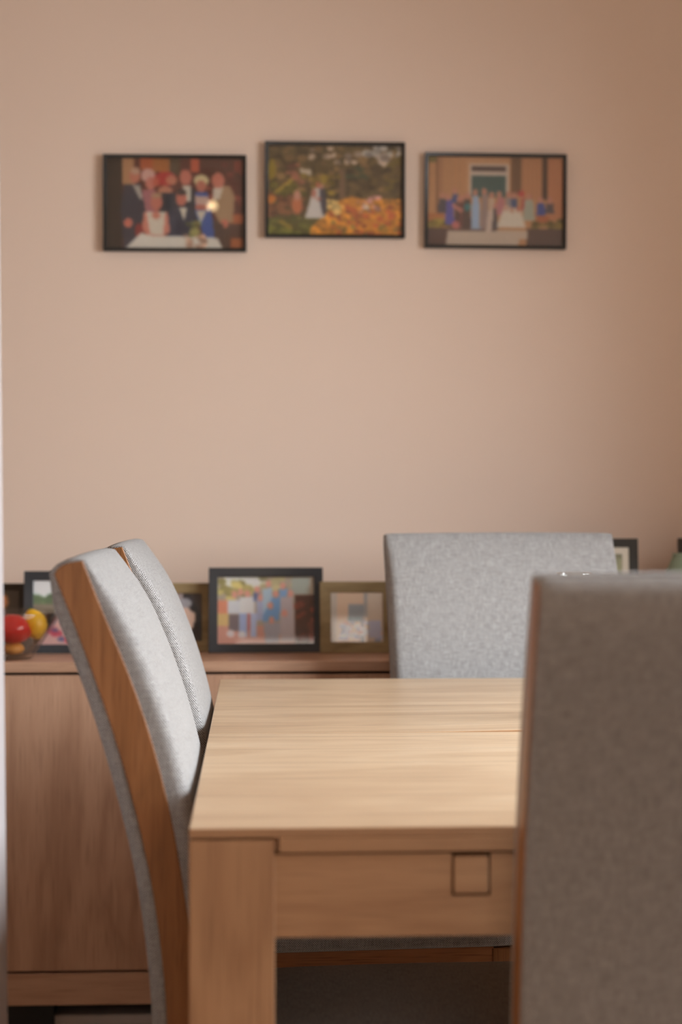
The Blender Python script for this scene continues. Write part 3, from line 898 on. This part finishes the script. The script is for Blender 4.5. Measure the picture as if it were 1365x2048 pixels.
o3 += [('e', 452, 535, 28, 34, (64, 112, 108)), ('p', [(630, 560), (660, 560), (655, 750), (610, 750)], (204, 170, 148)),
       ('p', [(760, 540), (900, 540), (945, 700), (700, 700)], (214, 188, 162)), ('e', 780, 540, 26, 26, (200, 150, 124)), ('e', 830, 555, 22, 26, (196, 136, 106)), ('e', 885, 545, 20, 26, (190, 110, 84)),
       ('e', 355, 690, 34, 36, (190, 104, 92)), ('e', 910, 415, 30, 26, (188, 70, 60)), ('p', [(330, 500), (420, 560), (400, 585), (320, 530)], (190, 116, 96))]
wallpic(850.5, 307, 1134, 497, o3, (188, 128, 84), (108, 95, 1270, 872), 'black framed photo of guests on the steps of a columned house, rightmost on the wall', 7, roll=math.radians(0.3))

# ------------------------------------------------------------------ frames standing on the sideboard
def standing(x0, ytop, x1, Yb, bar, depth, mat, img, label, mat_w=0.0, tilt=0.14, h=None, rz=0.0, group='photo frames on the sideboard'):
    xa, _ = at(x0, 1300, Yb); xb, _ = at(x1, 1300, Yb)
    w = (xb - xa) / math.cos(rz)
    # height so that the top edge lands at ytop with this tilt
    if h is None:
        h = 0.1
        for _ in range(20):
            _, zt = at((x0 + x1) / 2, ytop, Yb + math.sin(tilt) * h)
            h = (zt - STOP - 0.0005) / math.cos(tilt)
    lift = depth * math.sin(tilt) * 0
    return frame(((xa + xb) / 2, Yb, STOP + 0.0006), w, h, bar, depth, mat, img, label, mat_w=mat_w, tilt=tilt, rz=rz, stand=True, group=group, slope=0.006)

HAZE_GAIN = (1.5, 1.7, 1.85)  # brighter ink, with the haze of reflections on the glass put in
# centre black frame: family outdoors (coords of the 1365 x 975 crop)
o5 = [('r', 190, 150, 840, 610, (168, 148, 128)), ('p', [(240, 160), (520, 160), (520, 230), (250, 230)], (214, 206, 186)), ('s', 190, 180, 420, 310, 20, 34, (176, 156, 96)),
      ('s', 500, 160, 700, 250, 16, 30, (166, 150, 110)), ('r', 690, 165, 812, 275, (156, 156, 142)), ('r', 715, 280, 850, 600, (70, 34, 24)), ('s', 720, 330, 850, 590, 16, 30, (120, 52, 34)),
      ('r', 190, 315, 275, 410, (206, 128, 98)), ('r', 190, 400, 280, 480, (206, 168, 108)), ('r', 190, 480, 715, 610, (196, 136, 116)),
      ('r', 270, 310, 350, 400, (198, 192, 196)), ('r', 280, 410, 345, 520, (112, 96, 96)), ('r', 350, 290, 445, 400, (208, 200, 200)), ('r', 345, 400, 400, 560, (150, 158, 184)), ('r', 420, 400, 460, 560, (168, 172, 196)), ('r', 400, 400, 420, 520, (178, 100, 88)),
      ('r', 440, 260, 480, 320, (84, 96, 132)), ('p', [(460, 300), (510, 290), (520, 450), (460, 450)], (160, 160, 180)), ('p', [(505, 240), (565, 230), (570, 400), (505, 420)], (168, 182, 196)),
      ('p', [(610, 240), (670, 240), (650, 350), (590, 440)], (120, 152, 182)), ('p', [(570, 290), (620, 290), (610, 450), (500, 460), (505, 410)], (108, 146, 180)), ('p', [(505, 460), (620, 460), (610, 600), (520, 600)], (160, 152, 156)),
      ('p', [(620, 290), (700, 290), (720, 590), (620, 590)], (178, 160, 158)), ('e', 290, 535, 26, 24, (216, 190, 184)), ('e', 365, 540, 26, 22, (208, 196, 200))]
for hx, hy in ((315, 275), (355, 260), (400, 270), (465, 245), (540, 205), (635, 220), (590, 275), (485, 295), (685, 270), (552, 350), (560, 445), (645, 400)):
    o5.append(('e', hx, hy, 20, 24, (204, 140, 122)))
img5 = paint(96, 68, (168, 148, 128), o5, (195, 150, 850, 612), HAZE_GAIN, 4, 0.04)
standing(417, 1135, 647, 3.585, 0.0185, 0.022, M['slate_wood'], img5, 'black framed photo of people in blue and white, midway along the sideboard')
# left black frame, seen past the chair
o2b = [('r', 0, 0, 10, 3.0, (212, 210, 202)), ('s', 0, 2.6, 10, 4.4, 40, 0.9, (98, 112, 78)), ('r', 0, 3.8, 10, 6, (128, 108, 90)), ('r', 0, 5.6, 10, 10, (188, 138, 126)),
       ('s', 3.5, 3, 9, 8, 30, 0.7, (170, 130, 130)), ('s', 1.5, 7.5, 9, 9.6, 14, 0.6, (196, 70, 84)), ('s', 2.5, 7, 9, 9, 14, 0.6, (96, 96, 130)), ('s', 3, 3.5, 9, 5, 10, 0.4, (200, 150, 130))]
imgb = paint(80, 56, (180, 160, 140), o2b, (0, 0, 10, 10), HAZE_GAIN, 8, 0.04)
standing(45, 1142, 262, 3.585, 0.0185, 0.022, M['slate_wood'], imgb, 'slate black framed photo with green trees, behind the glass fruit bowl', tilt=0.13)
# far left brown frame
oa = [('e', 6.3, 2.2, 1.1, 1.3, (206, 132, 78)), ('e', 6.2, 5.2, 1.3, 1.6, (128, 30, 22)), ('e', 3.5, 3, 1.6, 2.4, (150, 90, 60))]
imga = paint(40, 40, (58, 44, 26), oa, (0, 0, 10, 10), HAZE_GAIN, 2, 0.05)
standing(-70, 1167, 50, 3.625, 0.015, 0.014, M['dark_olive'], imga, 'dark brown frame peeking out at the sideboard\'s left end by the fruit bowl', tilt=0.12)
# brown frame with a dark photo between chair and black frame
ob = [('r', 4.6, 0, 10, 10, (34, 28, 28)), ('r', 0, 0, 4.6, 10, (150, 130, 124)), ('e', 5.2, 5.2, 2.8, 2.6, (206, 168, 146)), ('e', 7.4, 2.2, 1.5, 1.7, (28, 24, 26)), ('e', 5.0, 2.2, 2, 1, (150, 140, 140)), ('r', 7.6, 6, 10, 9.4, (24, 22, 26))]
imgc = paint(48, 48, (60, 50, 46), ob, (0, 0, 10, 10), HAZE_GAIN, 2, 0.05)
standing(313, 1166, 424, 3.618, 0.0215, 0.014, M['olive_wood'], imgc, 'olive brown framed dark photo beside the curved grey chair backs', tilt=0.10)
# olive frame left of the far chair
oc = [('r', 0, 0, 10, 10, (214, 174, 146)), ('r', 0, 0, 1.4, 10, (190, 172, 156)), ('r', 6.6, 0, 10, 10, (204, 178, 156)), ('r', 6.2, 0.3, 6.8, 5, (160, 150, 142)), ('r', 3.4, 2.6, 6.3, 5.0, (142, 142, 142)), ('r', 3.3, 5, 6.0, 5.8, (120, 140, 142)),
      ('r', 5.6, 5.2, 6.4, 10, (120, 116, 122)), ('p', [(1.5, 9.4), (2.4, 6.6), (3.4, 6.6), (3.4, 9.4)], (150, 150, 164)), ('s', 2, 6, 9.6, 9.6, 30, 0.6, (182, 180, 198)), ('s', 2, 6, 9.6, 9, 10, 0.4, (214, 150, 130)), ('r', 7.2, 5.6, 9.4, 9, (186, 178, 190))]
imgd = paint(64, 48, (214, 174, 146), oc, (0, 0, 10, 10), HAZE_GAIN, 6, 0.03)
standing(641, 1163, 790, 3.572, 0.0225, 0.014, M['olive_wood'], imgd, 'olive brown framed pale photo, partly behind the left edge of the far chair', tilt=0.13)
# black frame with cream mount right of the far chair
oe = [('r', 0, 0, 10, 10, (150, 140, 104)), ('s', 0, 0, 10, 10, 60, 1.2, (132, 124, 90)), ('e', 7, 5, 2.6, 3.6, (92, 86, 62)), ('e', 3, 7, 2.0, 2.4, (190, 170, 140))]
imge = paint(48, 60, (150, 140, 104), oe, (0, 0, 10, 10), HAZE_GAIN, 9, 0.04)
standing(1102, 1077, 1281, 3.60, 0.0185, 0.016, M['black_wood'], imge, 'tall black frame with a cream mount, half behind the far chair\'s right edge', mat_w=0.0145, tilt=0.08)
# brown frame cut by the right edge of the view
imgf = paint(20, 20, (90, 60, 40), [('s', 0, 0, 10, 10, 20, 1.5, (120, 80, 50))], (0, 0, 10, 10), HAZE_GAIN, 3, 0.04)
standing(1362, 1076, 1470, 3.66, 0.02, 0.014, M['dark_olive'], imgf, 'dark brown frame edge behind the sage green jar, cut by the picture border', tilt=0.07)

# ------------------------------------------------------------------ bowl and fruit
BY = 3.475
bxx, _ = at(11, 1300, BY)
def sz(x, y, Y=BY): return at(x, y, Y)
bowl = empty('glass_bowl', (bxx, BY, STOP + 0.0005), 0, 'clear flared glass fruit bowl on the sideboard\'s left end', 'bowl')
RB, RR, HB = 0.052, 0.114, 0.092
bm = bmesh.new()
add_lathe(bm, [(0.002, 0.006), (RB - 0.01, 0.006), (RB - 0.004, 0.010), (RR - 0.004, HB), (RR - 0.001, HB + 0.0015), (RR, HB), (RB + 0.003, 0.006), (RB, 0.0), (0.002, 0.0)], 72, cap0=True, cap1=True)
finish(bm, 'bowl_body', M['bowl'], bowl)
def pepper(x, y, z, r, label):
    root = empty('red_pepper', (x, y, z), 0.3, label, 'vegetable')
    bm = bmesh.new()
    bmesh.ops.create_uvsphere(bm, u_segments=48, v_segments=28, radius=1)
    for v in bm.verts:
        th = math.atan2(v.co.y, v.co.x); p = v.co.z
        lob = 1 + 0.06 * math.cos(4 * th) * (1 - abs(p) ** 3)
        dent = 1 - 0.22 * max(0, p - 0.8) / 0.2
        sx = lob
        v.co = Vector((v.co.x * r * sx, v.co.y * r * sx, p * r * 0.98 * dent))
    bmesh.ops.rotate(bm, verts=bm.verts, cent=(0, 0, 0), matrix=Matrix.Rotation(1.25, 3, 'Y') )
    for v in bm.verts: v.co.x *= 1.32
    for v in bm.verts: v.co.z *= 0.92
    o = finish(bm, 'flesh', M['red'], root)
    bm = bmesh.new()
    tube(bm, [(-r * 1.08, 0, r * 0.18), (-r * 1.30, 0, r * 0.30), (-r * 1.5, 0.004, r * 0.5)], [0.007, 0.005, 0.006])
    finish(bm, 'stem', M['green_stem'], root)
    return root
X_, Z_ = sz(25, 1258, 3.46)
pepper(X_, 3.458, Z_, 0.0300, 'shiny red pepper lying in the glass bowl')
lx_, lz_ = sz(67, 1250, 3.475)
lem = empty('lemon', (lx_, 3.492, lz_), 0, 'yellow lemon in the glass bowl, right of the red pepper', 'fruit')
bm = bmesh.new()
bmesh.ops.create_uvsphere(bm, u_segments=40, v_segments=28, radius=1)
for v in bm.verts:
    p = v.co.z
    k = 1 + 0.10 * max(0, abs(p) - 0.86) / 0.14
    v.co = Vector((v.co.x * 0.0245, v.co.y * 0.0245, p * 0.0285 * k))
bmesh.ops.rotate(bm, verts=bm.verts, cent=(0, 0, 0), matrix=Matrix.Rotation(-0.30, 3, 'Y'))
finish(bm, 'peel', M['yellow'], lem)
bm = bmesh.new(); tube(bm, [(-0.0088, 0, 0.0285), (-0.0100, 0, 0.0325)], [0.003, 0.0022])
finish(bm, 'stem', M['green_stem'], lem)
# orange piece under the pepper
ox_, oz_ = sz(36, 1301, 3.475)
man = empty('mandarin', (ox_ - 0.010, 3.475, STOP + 0.0065 + 0.0135), 0, 'small flattened orange fruit at the bottom of the bowl under the pepper', 'fruit')
bm = bmesh.new(); bmesh.ops.create_uvsphere(bm, u_segments=32, v_segments=20, radius=1)
for v in bm.verts: v.co = Vector((v.co.x * 0.022, v.co.y * 0.022, v.co.z * 0.0125))
finish(bm, 'peel', plain('mandarin_peel', srgb(220, 150, 70), 0.5, bump=0.3, bscale=260), man)

# ------------------------------------------------------------------ sage jar at the right edge
jx, jz = at(1366, 1107, 3.56)
jar = empty('ceramic_jar', (jx, 3.56, STOP + 0.0005), 0, 'pale sage green ceramic jar on the sideboard at the right picture edge', 'jar')
h = jz - STOP
bm = bmesh.new()
add_lathe(bm, [(0.030, 0.0), (0.038, 0.01), (0.040, h * 0.5), (0.034, h * 0.82), (0.0235, h * 0.93), (0.020, h - 0.003), (0.021, h), (0.018, h), (0.017, h * 0.92), (0.03, h * 0.8), (0.034, 0.012)], 48, cap0=True, cap1=True)
finish(bm, 'body', M['sage'], jar)
bm = bmesh.new()
random.seed(4)
for k in range(4):
    bx0, dy = 0.006 + 0.003 * k, 0.004 * (k - 1.5)
    tube(bm, [(bx0 * 0.6, dy, h * 0.86), (bx0 * 1.2, dy, h + 0.0), (bx0 * 1.2 + 0.010, dy * 2, h + 0.012 + 0.004 * k)], [0.0016, 0.0016, 0.0008], 6)
finish(bm, 'twigs', M['olive_leaf'], jar)

# ------------------------------------------------------------------ glass vase on the table, its rim just over the near chair
vx, vz = at(1150, 1146, 2.50)
vase = empty('glass_vase', (vx, 2.50, TZ + 0.0005), 0, 'clear glass vase on the table, only its glinting rim above the closest chair', 'vase')
hv = vz - TZ
rv = 0.026
bm = bmesh.new()
add_lathe(bm, [(0.002, 0.0), (0.026, 0.0), (0.028, 0.004), (0.022, hv * 0.3), (0.020, hv * 0.6), (rv - 0.001, hv - 0.004), (rv, hv - 0.001), (rv - 0.0008, hv), (rv - 0.0022, hv - 0.001), (0.018, hv * 0.6), (0.019, hv * 0.3), (0.024, 0.012), (0.002, 0.010)], 64, cap0=True, cap1=True)
finish(bm, 'vase_body', M['vase'], vase)

# ------------------------------------------------------------------ low box pushed under the sideboard
qa, qt = at(105, 2032, 3.43)
box_o = empty('storage_box', (qa + 0.24, 3.43, 0), 0, 'flat pale grey storage box on the floor under the sideboard', 'box')
box('body', plain('pale_grey_card', srgb(176, 164, 156), 0.7), -0.24, 0.24, 0, 0.24, 0, qt * 0.72, box_o, bevel=0.003)
box('lid', plain('pale_grey_lid', srgb(182, 170, 162), 0.7), -0.243, 0.243, -0.003, 0.243, qt * 0.72, qt, box_o, bevel=0.003)
